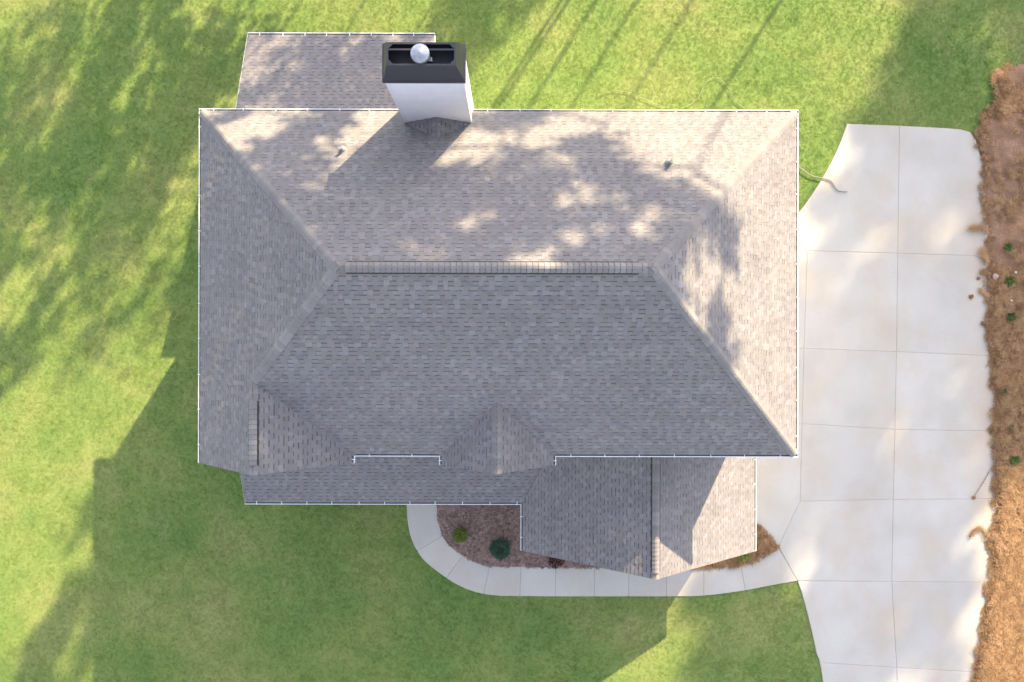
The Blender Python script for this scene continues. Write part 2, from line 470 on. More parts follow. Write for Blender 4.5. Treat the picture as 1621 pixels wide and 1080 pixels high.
def caps(a, b, n1, n2, parent, wid=.15, raise_=0.0, expo=.15, tintmul=1.0):
    d = (b - a); L = d.length; d.normalize(); n1 = n1.normalized(); n2 = n2.normalized()
    up = (n1+n2).normalized()
    meshes = []
    for k in range(5):
        v = [.93, .98, 1.02, 1.08, 1.17][k]*tintmul
        V, F, T = cap_mesh(n1, n2, d, (.208*v, .198*v, .197*v, 1), wid)
        me = bpy.data.meshes.new('ridge_cap'); me.from_pydata([tuple(q) for q in V], [], F)
        at = me.attributes.new('tint', 'FLOAT_COLOR', 'POINT'); at.data.foreach_set('color', np.asarray(T, np.float32).ravel())
        me.materials.append(M_SH); meshes.append(me)
    n = int(L/expo)
    for i in range(n+1):
        t = min(i*expo, L - .1)
        o = bpy.data.objects.new('ridge_cap', meshes[rnd.choices(range(5), [2, 4, 4, 2, 1.4])[0]]); C.objects.link(o)
        o.location = a + d*t + up*raise_; o.parent = parent
def wn_(sx, sy, pp): return Vector((sx*pp, -sy*pp, 1.0)).normalized()   # slope facing plan direction (sx,sy)
nW, nE, nN, nS = wn_(-1, 0, p), wn_(1, 0, p), wn_(0, -1, p), wn_(0, 1, p)
PWr, PEr = W(XL+half, Yr, zr), W(XR-half, Yr, zr)
RF_W, RF_E, RF_N, RF_S = roof_parts[0], roof_parts[1], roof_parts[2], roof_parts[3]
caps(W(XL+g, YB+g, zE+p*g), PWr, nW, nN, RF_W)
caps(W(XR-g, YB+g, zE+p*g), PEr, nE, nN, RF_E)
caps(W(XR-g, YF-g, zE+p*g), PEr, nE, nS, RF_E)
PG = W(XG, YF-(XG-XL), zG)
caps(PG, PWr, nW, nS, RF_W)
caps(W(XG, YG, zG), PG, nW, nE, RF_W)
caps(W(XD, YD, zd), W(XD, YF-wD-.05, zd), nW, nE, roof_parts[5])
caps(PWr + Vector((-.05, 0, 0)), PWr + Vector((.25, 0, 0)), nN, nS, RF_S)
caps(PEr - Vector((.42, 0, 0)), PEr + Vector((.0, 0, 0)), nN, nS, RF_S)
nLw, nLe = wn_(-1, 0, p1), wn_(1, 0, p1)
caps(W(XM, Y1, zm), W(XM, Y1-.42, zm), nLw, nLe, roof_parts[8])
caps(W(cxm, cy+.02, zck), W(cxm, cy+CKL-.05, zck), wn_(-1, 0, pk), wn_(1, 0, pk), roof_parts[11], .13)

def ridge_vent(a, b, n1, n2, wid=.17):
    d = (b-a).normalized(); n1 = n1.normalized(); n2 = n2.normalized()
    s1 = d.cross(n1); s2 = d.cross(n2)
    if s1.z > 0: s1 = -s1
    if s2.z > 0: s2 = -s2
    mb = MB()
    for s, n in ((s1, n1), (s2, n2)):
        q = [s*.005, s*(wid+.034), s*(wid+.034)+n*.028, s*(wid-.002)+n*.034, s*(wid-.002)+n*.05, s*.005+n*.05]
        mb.prism([a + x for x in q], b-a)
    o = mb.build('ridge_vent', M_VENT, house)
    # black flange wider than the caps; its colour stands in for the shadow gap
    caps(a, b, n1, n2, o, wid, .042, .142)
    return o
ridge_vent(W(XL+half+.22, Yr, zr+.01), W(XR-half-.36, Yr, zr+.01), nN, nS, .15)
ridge_vent(W(XG, YG-.28, zG+.01), W(XG, YG-2.05, zG+.01), nW, nE, .135)
ridge_vent(W(XM, Y1-.22, zm+.01), W(XM, WALLF+.05, zm+.01), nLw, nLe, .135)

# ---- gutters with hidden hangers
def gutter(a, b, out, hang=.95, z=None, first=.45):
    """a,b outer-edge plan points (world), out = outward unit vector"""
    d = (b-a); L = d.length; d.normalize(); out = Vector(out)
    prof = [(-GW, .0), (-GW, -.105), (-.03, -.105), (.0, -.05), (.0, .012), (-.024, .012), (-.024, .002), (-.006, .0), (-.008, -.045), (-.034, -.097), (-GW+.006, -.097), (-GW+.006, 0)]
    mb = MB(); k = len(prof)
    V = [a + out*x + Vector((0, 0, y)) for x, y in prof] + [b + out*x + Vector((0, 0, y)) for x, y in prof]
    F = [(i, (i+1) % k, (i+1) % k + k, i+k) for i in range(k)]
    mb.add(V, F)
    for q in (a, b):            # end plates
        s = 1 if q is a else -1
        mb.prism([q + out*x + Vector((0, 0, y)) for x, y in prof[:5]] , d*s*.004)
    o = mb.build('gutter', M_WHITE, house)
    dr = MB(); dr.prism([a + out*(-GW+.007) + Vector((0, 0, -.05)), a + out*(-.012) + Vector((0, 0, -.05)), a + out*(-.03) + Vector((0, 0, -.094)), a + out*(-GW+.007) + Vector((0, 0, -.094))], b-a)  # grey strip darkens the trough: dirt plus shade put into its colour
    dr.build('trough_strip', M_TROUGH, o)
    t = min(first, L/2)
    while t < L:
        h = MB(); c = a + d*t
        h.prism([c - d*.012 + out*(-GW-.01) + Vector((0, 0, .03)), c + d*.012 + out*(-GW-.01) + Vector((0, 0, .03)), c + d*.012 + Vector((0, 0, .014)), c - d*.012 + Vector((0, 0, .014))], (0, 0, .006))
        h.box(c + Vector((-.012, -.012, .0)), c + Vector((.012, .012, .02)))
        h.build('hanger', M_WHITE, o)
        t += hang * rnd.uniform(.94, 1.06)
    return o
zg_ = zE + .02; zg1 = z1 + .02; zga = za + .02
gutter(W(XL, YB, zg_), W(c0-.03, YB, zg_), (0, 1, 0))
gutter(W(c1+.03, YB, zg_), W(XR, YB, zg_), (0, 1, 0))
gutter(W(XL, YB+.12, zg_), W(XL, YG, zg_), (-1, 0, 0), 1.1)
gutter(W(XR, YB+.12, zg_), W(XR, YF-.12, zg_), (1, 0, 0), 1.05)
gutter(W(XE+.0, YF, zg_), W(XD-wD, YF, zg_), (0, -1, 0), 1.3)
gutter(W(XD+wD, YF, zg_), W(XR, YF, zg_), (0, -1, 0), 1.05)
gutter(W(XE, YF-.02, zg_), W(XE, YG, zg_), (1, 0, 0), 2)
gutter(W(XD-wD, YF-.02, zg_), W(XD-wD, YD, zg_), (-1, 0, 0), 2)
gutter(W(XD+wD, YF-.02, zg_), W(XD+wD, YD, zg_), (1, 0, 0), 2)
gutter(W(XS, YS, zg1), W(XA, YS, zg1), (0, -1, 0), .98)
gutter(W(XA, YS-.02, zg1), W(XA, Y1, zg1), (-1, 0, 0), .8)
gutter(W(XB, WALLF, zg1), W(XB, Y1, zg1), (1, 0, 0), .95)
gutter(W(aL, aB, zga), W(aR, aB, zga), (0, 1, 0), .82)

# ---- fascia, rake boards
def board(a, b, nrm, h=.19, t=.025, name='rake_board'):
    mb = MB(); n = Vector(nrm)*t
    mb.prism([a, b, b - Vector((0, 0, h)), a - Vector((0, 0, h))], n); return mb.build(name, M_TRIM, house)
dz = Vector((0, 0, -.012))
fr = (0, -1, 0)
for (xa, za_, xb, zb, Y) in ((XL+g, zE+p*g, XG, zG, YG), (XE-g, zE+p*g, XG, zG, YG), (XD-wD+g, zE+p*g, XD, zd, YD), (XD+wD-g, zE+p*g, XD, zd, YD),
                             (XA+g, z1+p1*g, XM, zm, Y1), (XB-g, z1+p1*g, XM, zm, Y1)):
    board(W(xa, Y-.028, za_)+dz, W(xb, Y-.028, zb)+dz, fr)
board(W(aL-.012, aB+g, zA(0, aB+g))-dz*.2, W(aL-.012, WALLB, zA(0, WALLB))-dz*.2, (1, 0, 0))
board(W(aR+.012, aB+g, zA(0, aB+g))-dz*.2, W(aR+.012, WALLB, zA(0, WALLB))-dz*.2, (-1, 0, 0))
board(W(XS-.012, YS-g, zP(0, YS-g))+dz, W(XS-.012, WALLF, zP(0, WALLF))+dz, (1, 0, 0))

# ---- walls
IN = .42
def wall_box(x0, y0, x1, y1, ztop, zbot=0.0):
    mb = MB(); a = W(x0, y0, 0); b = W(x1, y1, 0)
    mb.box((a.x, a.y, zbot), (b.x, b.y, ztop)); return mb.build('wall', M_SIDING, house)
zEw = zE + H; z1w = z1 + H
wall_box(XL+IN, YB+IN, XR-IN, YF-IN-.05, zEw + .18)
def gable_wall(x0, x1, zb, xm, zt, Y, thick):
    mb = MB(); mb.prism([W(x0, Y, zb), W(x1, Y, zb), W(xm, Y, zt)], (0, thick, 0)); return mb.build('wall', M_SIDING, house)
wall_box(XL+IN, YF-IN-.1, XE-.30, YG-.28, zEw + .12)
gable_wall(XL+IN, XE-.30, zE+.12, XG, zG-.28, YG-.28, .6)
wall_box(XD-wD+.3, YF-IN-.1, XD+wD-.3, YD-.28, zEw + .12)
gable_wall(XD-wD+.3, XD+wD-.3, zE+.12, XD, zd-.28, YD-.28, .6)
wall_box(XS+.35, WALLF-.05, XA+.5, YS-1.9, z1w + .35)
wall_box(XA+.42, WALLF-.04, XB-.42, Y1-.35, z1w + .2)
gable_wall(XA+.42, XB-.42, z1+.2, XM, zm-.3, Y1-.35, 3.6)
def soffit(x0, y0, x1, y1, z): 
    mb = MB(); a = W(x0, y0, 0); b = W(x1, y1, 0); mb.box((a.x, a.y, z-.02), (b.x, b.y, z)); mb.build('soffit', M_TRIM, house)
soffit(XL+g, YB+g, XR-g, YF-g, zEw-.04)
soffit(XA+g, WALLF, XB-g, Y1-.03, z1w-.05)
def post(X, Y, zt):
    mb = MB(); a = W(X, Y, 0); mb.box((a.x-.1, a.y-.1, 0), (a.x+.1, a.y+.1, zt)); mb.box((a.x-.14, a.y-.14, 0.0), (a.x+.14, a.y+.14, .2)); mb.build('porch_post', M_TRIM, house)
for X in (XS+.4, -6.6, -3.4): post(X, YS-.4, z1w+.02)
for X in (aL+.35, -6.4, aR-.35): post(X, aB+.45, z1w+.02)
def window(X, Y, z, w, h, nrm):
    """window on a wall; nrm = plan outward direction"""
    c = W(X, Y, 0); c.z = z; n = Vector((nrm[0], -nrm[1], 0)); s = Vector((-n.y, n.x, 0)); k = Vector((0, 0, 1))
    mb = MB()
    for q0, q1 in (((-w/2-.07, -h/2-.07), (w/2+.07, -h/2)), ((-w/2-.07, h/2), (w/2+.07, h/2+.07)), ((-w/2-.07, -h/2), (-w/2, h/2)), ((w/2, -h/2), (w/2+.07, h/2)), ((-w/2, -.02), (w/2, .02))):
        mb.prism([c + s*q0[0] + k*q0[1], c + s*q1[0] + k*q0[1], c + s*q1[0] + k*q1[1], c + s*q0[0] + k*q1[1]], n*.05)
    f = mb.build('window', M_BLACK, house)
    g_ = MB(); g_.prism([c + s*(-w/2) + k*(-h/2), c + s*(w/2) + k*(-h/2), c + s*(w/2) + k*(h/2), c + s*(-w/2) + k*(h/2)], n*.02)
    g_.build('pane', M_GLASS, f)
window(XG, YG-.28, zEw-1.2, 1.0, 1.5, (0, 1)); window(XD, YD-.28, zEw-1.2, 1.0, 1.4, (0, 1)); window(4.8, YF-IN-.05, zEw-.9, 1.2, .7, (0, 1))
for Y in (-4.5, 0.5): window(XL+IN, Y, 1.7, .95, 1.5, (-1, 0)); window(XL+IN, Y, 5.4, .95, 1.4, (-1, 0)); window(XR-IN, Y, 5.4, .95, 1.4, (1, 0))
for X in (-7.5, 1.5, 5.5): window(X, YB+IN, 5.4, .95, 1.4, (0, -1)); window(X, YB+IN, 1.6, 1.0, 1.6, (0, -1))
window(XM, Y1-.35, 1.55, 1.8, 1.5, (0, 1))
def garage_door(X, Y, w, h):
    mb = MB(); c = W(X, Y, 0); mb.box((c.x, c.y-w/2-.1, 0.02), (c.x+.03, c.y+w/2+.1, h+.1)); d = mb.build('garage_door', M_TRIM, house)
    for i in range(4):
        for j in range(4):
            q = MB(); y0 = c.y - w/2 + j*w/4 + .03; z0 = .04 + i*h/4 + .02
            q.box((c.x+.025, y0, z0), (c.x+.05, y0+w/4-.06, z0+h/4-.04)); q.build('panel', M_DOOR, d)
garage_door(XR-IN, -3.2, 2.75, 2.2); garage_door(XR-IN, .6, 2.75, 2.2)

# ---- chimney with black shroud and flue
CB = -7.42
chim = MB(); a = W(c0+.012, cy-.012, 0); b = W(c1-.012, CB+.012, 0)
chim.box((a.x, a.y, 0), (b.x, b.y, ct+H)); chimney = chim.build('chimney', M_SIDING, house)
zb0 = zE + H - 1.3; hb = .128; nb = int((ct + H - zb0)/hb)
for i in range(nb):
    z0 = zb0 + i*hb
    for (A, B, n) in ((W(c0, cy, 0), W(c1, cy, 0), Vector((0, -1, 0))), (W(c1, cy, 0), W(c1, CB, 0), Vector((1, 0, 0))), (W(c1, CB, 0), W(c0, CB, 0), Vector((0, 1, 0))), (W(c0, CB, 0), W(c0, cy, 0), Vector((-1, 0, 0)))):
        mb = MB(); A2 = Vector((A.x, A.y, z0)); B2 = Vector((B.x, B.y, z0)); k = Vector((0, 0, hb))
        lo = n*.012
        mb.add([A2-n*.012, B2-n*.012, B2+lo, A2+lo, A2-n*.012+k, B2-n*.012+k, B2+k-n*.004, A2+k-n*.004], [(0,1,2,3),(3,2,6,7),(7,6,5,4),(0,3,7,4),(1,5,6,2),(0,4,5,1)])
        mb.build('siding_board', M_SIDING, chimney)
for (X, Y, sx, sy) in ((c0, cy, -1, 1), (c1, cy, 1, 1), (c1, CB, 1, -1), (c0, CB, -1, -1)):
    mb = MB(); q = W(X, Y, 0)
    x0, x1 = sorted((q.x + sx*.012, q.x - sx*.07)); y0, y1 = sorted((q.y - sy*.012, q.y + sy*.07))
    mb.box((x0, y0, zb0+.3), (x1, y1, ct+H)); mb.build('corner_trim', M_SIDING, chimney)
# shroud
def ringpts(i, z): return [W(c0-.05+i, cy+.05-i, z), W(c1+.05-i, cy+.05-i, z), W(c1+.05-i, CB-.05+i, z), W(c0-.05+i, CB-.05+i, z)]
def loop_mesh(mb, loops):
    n = len(loops[0]); V = [v for l in loops for v in l]; F = []
    for i in range(len(loops)-1):
        for k in range(n): F.append((i*n+k, i*n+(k+1) % n, (i+1)*n+(k+1) % n, (i+1)*n+k))
    mb.add(V, F)
z0 = ct
mb = MB()
loop_mesh(mb, [ringpts(.05, z0-.03), ringpts(-.012, z0-.03), ringpts(-.012, z0+.05), ringpts(.018, z0+.055), ringpts(.018, z0+.12), ringpts(.03, z0+.125)])
cap = mb.build('chimney_cap', M_BLACK, house)
mb = MB()
loop_mesh(mb, [ringpts(.03, z0+.12), ringpts(.19, z0+.60), ringpts(.235, z0+.60), ringpts(.235, z0+.57), ringpts(.20, z0+.57), ringpts(.05, z0+.13)])
mb.build('skirt', M_BLACK, cap)
fl = ringpts(.04, z0+.13); mb = MB(); mb.prism(fl, (0, 0, -.02)); mb.build('cap_floor', M_BLACK, cap)
top = ringpts(.235, z0+.575)
for k in range(4):             # corner gussets cut the opening to eight sides
    q = top[k]; e1 = (top[(k+1) % 4] - q).normalized(); e2 = (top[(k-1) % 4] - q).normalized()
    mb = MB(); mb.prism([q - e1*.02 - e2*.02, q + e1*.13 - e2*.02, q - e1*.02 + e2*.13], (0, 0, .022)); mb.build('gusset', M_BLACK, cap)
mb = MB(); A = W(c0+.19, CB+.33, z0+.56); B = W(c1-.19, CB+.29, z0+.59); mb.box(A, B); mb.build('cross_bar', M_BLACK, cap)
fx, fy = -2.225, -6.985
f0 = W(fx, fy, z0+.13)
flue = MB(); flue.tube([f0 + Vector((0, 0, 0)), f0 + Vector((0, 0, .42))], .17, 24); fo = flue.build('flue_pipe', M_GALV, house, True)
fc = MB(); b_ = f0 + Vector((0, 0, .40))
fc.tube([b_, b_ + Vector((0, 0, .001)), b_ + Vector((0, 0, .13)), b_ + Vector((0, 0, .15)), b_ + Vector((0, 0, .21))], [.17, .235, .235, .225, .012], 32)
fc.build('flue_cap', M_GALV, fo, False)
br = MB(); q = f0 + Vector((.22, -.06, 0)); br.box(q - Vector((.05, .05, 0)), q + Vector((.05, .05, .32))); br.build('flue_bracket', M_GALV, fo)

# ---- plumbing vents on the rear slope
for (px, py, m_) in ((542.5, 239, M_PALE), (1058.5, 260, M_LEAD)):
    q = on_plane(px, py, PWr, nN)
    v_ = MB(); v_.tube([q - Vector((0, 0, .05)), q + Vector((0, 0, .34))], .048, 14); vp = v_.build('vent_pipe', m_, house)
    f_ = MB(); f_.tube([q + nN*.02, q + nN*.035, q + Vector((0, 0, .12))], [.14, .12, .06], 16); f_.build('pipe_boot', M_LEAD, vp)

# ------------------------------------------------------------------ ground
lawn = MB(); s_ = 320
lawn.add([(-s_, -s_, -.055), (s_, -s_, -.055), (s_, s_, -.055), (-s_, s_, -.055)], [(0, 1, 2, 3)])
lo = lawn.build('lawn', M_LAWN); tag(lo, 'green lawn sheet around the house', 'lawn', kind='structure')

def inset(poly, d):            # 2D polygon inset (any winding) by d
    n = len(poly); a = sum(poly[i].x*poly[(i+1) % n].y - poly[(i+1) % n].x*poly[i].y for i in range(n)); sg = 1 if a > 0 else -1
    out = []
    for i in range(n):
        p0, p1_, p2_ = poly[i-1], poly[i], poly[(i+1) % n]
        d1 = (p1_-p0); d2 = (p2_-p1_); d1.z = d2.z = 0
        if d1.length < 1e-6 or d2.length < 1e-6: out.append(p1_.copy()); continue
        d1.normalize(); d2.normalize()
        n1 = Vector((-d1.y, d1.x, 0))*sg; n2 = Vector((-d2.y, d2.x, 0))*sg
        m = n1+n2; L = m.length
        if L < .2: out.append(p1_ + n1*d); continue
        m.normalize(); out.append(p1_ + m*(d/max(.45, m.dot(n1))))
    return out
def slab(poly, parent, gap=.007, ztop=0.0, thick=.12, name='concrete_slab', m=None):
    q = inset([Vector((v.x, v.y, 0)) for v in poly], gap); q2 = inset(q, .012)
    n = len(q); V = [Vector((v.x, v.y, ztop)) for v in q2] + [Vector((v.x, v.y, ztop-.010)) for v in q] + [Vector((v.x, v.y, ztop-thick)) for v in q]
    a = sum(q[i].x*q[(i+1) % n].y - q[(i+1) % n].x*q[i].y for i in range(n))
    F = [tuple(range(n))] + [(i, n+i, n+(i+1) % n, (i+1) % n) for i in range(n)] + [(n+i, 2*n+i, 2*n+(i+1) % n, n+(i+1) % n) for i in range(n)]
    if a < 0: F = [f[::-1] for f in F]
    me_o = mesh_obj(name, V, F, m or M_CONC, parent)
    bm = bmesh.new(); bm.from_mesh(me_o.data); bmesh.ops.triangulate(bm, faces=[f for f in bm.faces if len(f.verts) > 4]); bm.to_mesh(me_o.data); bm.free()
    return me_o
def gp(pts): return [G(x, y) for x, y in pts]

drive = empty('driveway'); tag(drive, 'pale concrete driveway of large slabs along the right side of the house', 'driveway', kind='structure')
# left edge curve at the top
curve = [(1341, 196), (1335, 213), (1325, 238), (1312, 264), (1296, 292), (1280, 316), (1266, 335), (1240, 362), (1200, 384), (1140, 398)]
L0 = spline([(x, y, 0) for x, y in curve], 4); L0 = [(v.x, v.y) for v in L0]
redge = [(1500, 203), (1522, 205), (1536, 209), (1545, 221), (1551, 243), (1559, 268), (1562, 300), (1566, 340), (1570, 406), (1574, 480), (1577, 564), (1580, 640), (1580, 683), (1580, 760), (1580, 790), (1579, 850), (1577, 922), (1570, 985), (1560, 1030), (1552, 1065), (1546, 1120), (1540, 1200), (1538, 1300)]
def rsec(y0, y1):
    out = []
    for i in range(len(redge)-1):
        (xa, ya), (xb, yb) = redge[i], redge[i+1]
        for yy in (y0, y1):
            if ya <= yy < yb and yb > ya: out.append((xa+(xb-xa)*(yy-ya)/(yb-ya), yy))
    out += [q for q in redge if y0 < q[1] < y1]
    return sorted(set(out), key=lambda q: q[1])
cx = {197: 1424, 402: 1421, 557: 1419, 680: 1416.5, 791: 1414, 921: 1411.5, 1057: 1419.5, 1220: 1424}
lx = {402: (1278, 397), 557: (1273, 552), 680: (1269.5, 671), 791: (1266.5, 794), 921: (1263, 920), 1057: (1299, 1049), 1220: (1318, 1214)}
rows = [197, 402, 557, 680, 791, 921, 1057, 1220]
slab(gp(L0 + [(1140, 400), (1264, 384), lx[402], (cx[402], 401), (cx[197], 199)]), drive)
slab(gp([(cx[197], 199)] + [q for q in rsec(199, 406)] + [(cx[402], 401)]), drive)
apron = {402: (1140, 396), 557: (1140, 548), 680: (1140, 668), 791: (1140, 727)}
for i in range(1, len(rows)-1):
    a_, b_ = rows[i], rows[i+1]
    if b_ <= 921:
        left = [lx[a_], lx[b_]]
        if a_ == 791: left = [lx[791], (1236, 858), (1232.5, 866), (1262, 919)]
    else:
        left = [(1263, 921), (1270, 940), (1276, 962), (1285, 998), (1293, 1035), (1299, 1049)] if a_ == 921 else [(1299, 1050), (1303, 1080), (1310, 1140), (1318, 1214)]
    slab(gp(left + [(cx[b_], b_), (cx[a_], a_)]), drive)
    ya = {402: 406, 557: 564, 680: 683, 791: 790, 921: 922, 1057: 1065}[a_]; yb = {557: 564, 680: 683, 791: 790, 921: 922, 1057: 1065, 1220: 1226}[b_]
    slab(gp([(cx[a_], a_)] + rsec(ya, yb) + [(cx[b_], b_)]), drive)
# apron strips between the wall and the first joint
slab(gp([(1140, 400), (1264, 384), (1278, 397), (1273, 552), (1140, 548)]), drive)
slab(gp([(1140, 548), (1273, 552), (1269.5, 671), (1140, 668)]), drive)
slab(gp([(1140, 668), (1269.5, 671), (1266.5, 794), (1236, 858), (1232.5, 866), (1194, 826), (1150, 800)]), drive)
sub = MB()
base_poly = gp(L0 + [(1140, 400), (1140, 800), (1194, 826), (1232, 866), (1262, 920), (1285, 998), (1303, 1080), (1318, 1214), (1424, 1222), (1538, 1226), (1552, 1065), (1577, 922), (1580, 700), (1570, 406), (1560, 270), (1535, 220), (1500, 203)])
bp = inset(base_poly, .05)
sb = MB(); sb.prism([Vector((v.x, v.y, -.016)) for v in bp][::-1] if False else [Vector((v.x, v.y, -.016)) for v in bp], (0, 0, -.1)); so = sb.build('joint_filler', M_SUB, drive)
bm = bmesh.new(); bm.from_mesh(so.data); bmesh.ops.triangulate(bm, faces=bm.faces[:]); bm.to_mesh(so.data); bm.free()

walk = empty('walkway'); tag(walk, 'curved pale concrete front walkway between the lawn and the mulch bed', 'walkway', kind='structure')
outer_c = [(640, 770), (643.5, 803), (645, 825), (650, 850), (660, 872), (675, 891), (706, 915), (732, 930), (760, 939.5), (790, 943.5), (823, 944), (879, 944.5), (941, 944.5), (995, 944.5), (1055, 944.5), (1114, 943.5), (1180, 935), (1222, 927), (1263, 920)]
inner_c = [(690, 770), (692, 803), (694, 822), (701, 848), (714, 865), (733, 879), (752, 889), (775, 896), (825, 897), (880, 897.5), (941, 897.5), (995, 898), (1055, 898), (1114, 898), (1172, 893), (1205, 881), (1232.5, 866.5)]
oS = spline([(x, y, 0) for x, y in outer_c], 5); iS = spline([(x, y, 0) for x, y in inner_c], 5)
def near_idx(S_, q): return min(range(len(S_)), key=lambda i: (S_[i].x-q[0])**2 + (S_[i].y-q[1])**2)
joints = [((640, 770), (690, 770)), ((660, 872), (701, 848)), ((706, 915), (733, 879)), ((763, 940), (775, 896)), ((823, 944), (825, 897)), ((879, 944.5), (880, 897.5)), ((941, 944.5), (941, 897.5)), ((995, 944.5), (995, 898)), ((1055, 944.5), (1055, 898)), ((1114, 943.5), (1114, 898)), ((1180, 935), (1172, 893)), ((1263, 920), (1232.5, 866.5))]
for j in range(len(joints)-1):
    o0, o1 = near_idx(oS, joints[j][0]), near_idx(oS, joints[j+1][0]); i0, i1 = near_idx(iS, joints[j][1]), near_idx(iS, joints[j+1][1])
    poly = [(v.x, v.y) for v in oS[o0:o1+1]] + [(v.x, v.y) for v in iS[i0:i1+1]][::-1]
    slab(gp(poly), walk, gap=.009)
wp = inset(gp([(v.x, v.y) for v in oS] + [(v.x, v.y) for v in iS][::-1]), .03)
sb = MB(); sb.prism([Vector((v.x, v.y, -.018)) for v in wp], (0, 0, -.1)); so = sb.build('joint_filler', M_SUB, walk)
bm = bmesh.new(); bm.from_mesh(so.data); bmesh.ops.triangulate(bm, faces=bm.faces[:]); bm.to_mesh(so.data); bm.free()

def grid_patch(name, poly, z, m, amp, cell=.12, edge=.25, zedge=-.04):
    """bumpy ground patch clipped to a polygon, sinking to its rim"""
    P2 = np.array([(v.x, v.y) for v in poly]); mn = P2.min(0); mx = P2.max(0)
    nx = int((mx[0]-mn[0])/cell)+2; ny = int((mx[1]-mn[1])/cell)+2
    xs = mn[0] + np.arange(nx)*cell; ys = mn[1] + np.arange(ny)*cell
    XX, YY = np.meshgrid(xs, ys); pts = np.stack([XX.ravel(), YY.ravel()], 1)
    ins, dist = inside_dist(pts, P2)
    sd = np.where(ins, dist, -dist)
    keep = sd > -cell*.75
    V = []; idx = -np.ones(len(pts), int)
    for k in np.nonzero(keep)[0]:
        x, y = pts[k]; f = min(1, max(0, sd[k]/edge)); f = f*(2-f)
        zz = zedge + (z - zedge)*f + amp*f*(mnoise.fractal(Vector((x*1.4, y*1.4, 3.1)), 0.9, 2.1, 5))
        idx[k] = len(V); V.append((x, y, zz))
    F = []
    for j in range(ny-1):
        for i in range(nx-1):
            q = [idx[j*nx+i], idx[j*nx+i+1], idx[(j+1)*nx+i+1], idx[(j+1)*nx+i]]
            if min(q) >= 0: F.append(tuple(int(t) for t in q))
    return mesh_obj(name, V, F, m, None, None, True)
def inside_dist(pts, poly):
    n = len(poly); ins = np.zeros(len(pts), bool); dist = np.full(len(pts), 1e9)
    x, y = pts[:, 0], pts[:, 1]
    for i in range(n):
        x1, y1 = poly[i]; x2, y2 = poly[(i+1) % n]
        if y1 != y2:
            c = ((y1 > y) != (y2 > y)) & (x < (x2-x1)*(y-y1)/(y2-y1) + x1); ins ^= c
        dx, dy = x2-x1, y2-y1; L = dx*dx+dy*dy + 1e-12
        t = np.clip(((x-x1)*dx + (y-y1)*dy)/L, 0, 1); dist = np.minimum(dist, np.hypot(x-x1-t*dx, y-y1-t*dy))
    return ins, dist
# mulch bed inside the bend of the walkway; straw corner bed at the right of the lower gable
mulch_poly = gp([(692, 770), (692, 803), (694, 822), (701, 848), (714, 865), (733, 879), (752, 889), (775, 897), (825, 898), (880, 898.5), (960, 898.5), (1055, 899), (1070, 870), (1000, 760)])
mo = grid_patch('mulch_bed', mulch_poly, .03, M_MULCH, .025, .08, .15, -.02); tag(mo, 'brown mulch bed inside the bend of the front walkway', 'mulch bed', kind='structure')
sc_poly = gp([(1150, 800), (1196, 828), (1215, 846), (1232, 866), (1205, 882), (1172, 894), (1114, 899), (1060, 899), (1070, 840)])
so2 = grid_patch('straw_bed', sc_poly, .04, M_SOIL, .03, .08, .15, -.02); tag(so2, 'small corner bed of pine straw between the lower gable and the driveway', 'straw bed', kind='structure')
# clay bank on the right
bank_px = [(1621, 101), (1600, 106), (1578, 110), (1575, 122), (1577, 142), (1573, 168), (1559, 182), (1553, 195), (1545, 212), (1549, 232), (1557, 252), (1559, 275), (1556, 300), (1557, 335), (1564, 352), (1562, 372), (1566, 390), (1564, 420), (1566, 450), (1563, 480), (1567, 510), (1566, 540), (1571, 570), (1570, 600), (1573, 640), (1571, 660), (1573, 700), (1574, 740), (1573, 780), (1575, 830), (1563, 845), (1566, 865), (1571, 885), (1568, 905), (1565, 930), (1561, 960), (1558, 985), (1551, 1010), (1547, 1035), (1540, 1060), (1537, 1090), (1530, 1150), (1520, 1250), (1760, 1250), (1760, 90)]
bank_px2 = []
for i in range(len(bank_px)-1):
    (xa, ya), (xb, yb) = bank_px[i], bank_px[i+1]; n = 4 if xa < 1615 and xb < 1615 else 1
    for k in range(n):
        j = rnd.uniform(-2.6, 2.6) if n > 1 else 0
        bank_px2.append((xa+(xb-xa)*k/n + j, ya+(yb-ya)*k/n))
bank_px2.append(bank_px[-1])
bank_poly = gp(bank_px2)
bo = grid_patch('clay_bank', bank_poly, .10, M_SOIL, .09, .09, .35, -.03); tag(bo, 'strip of red clay and pine straw along the right edge of the driveway', 'soil', kind='structure')

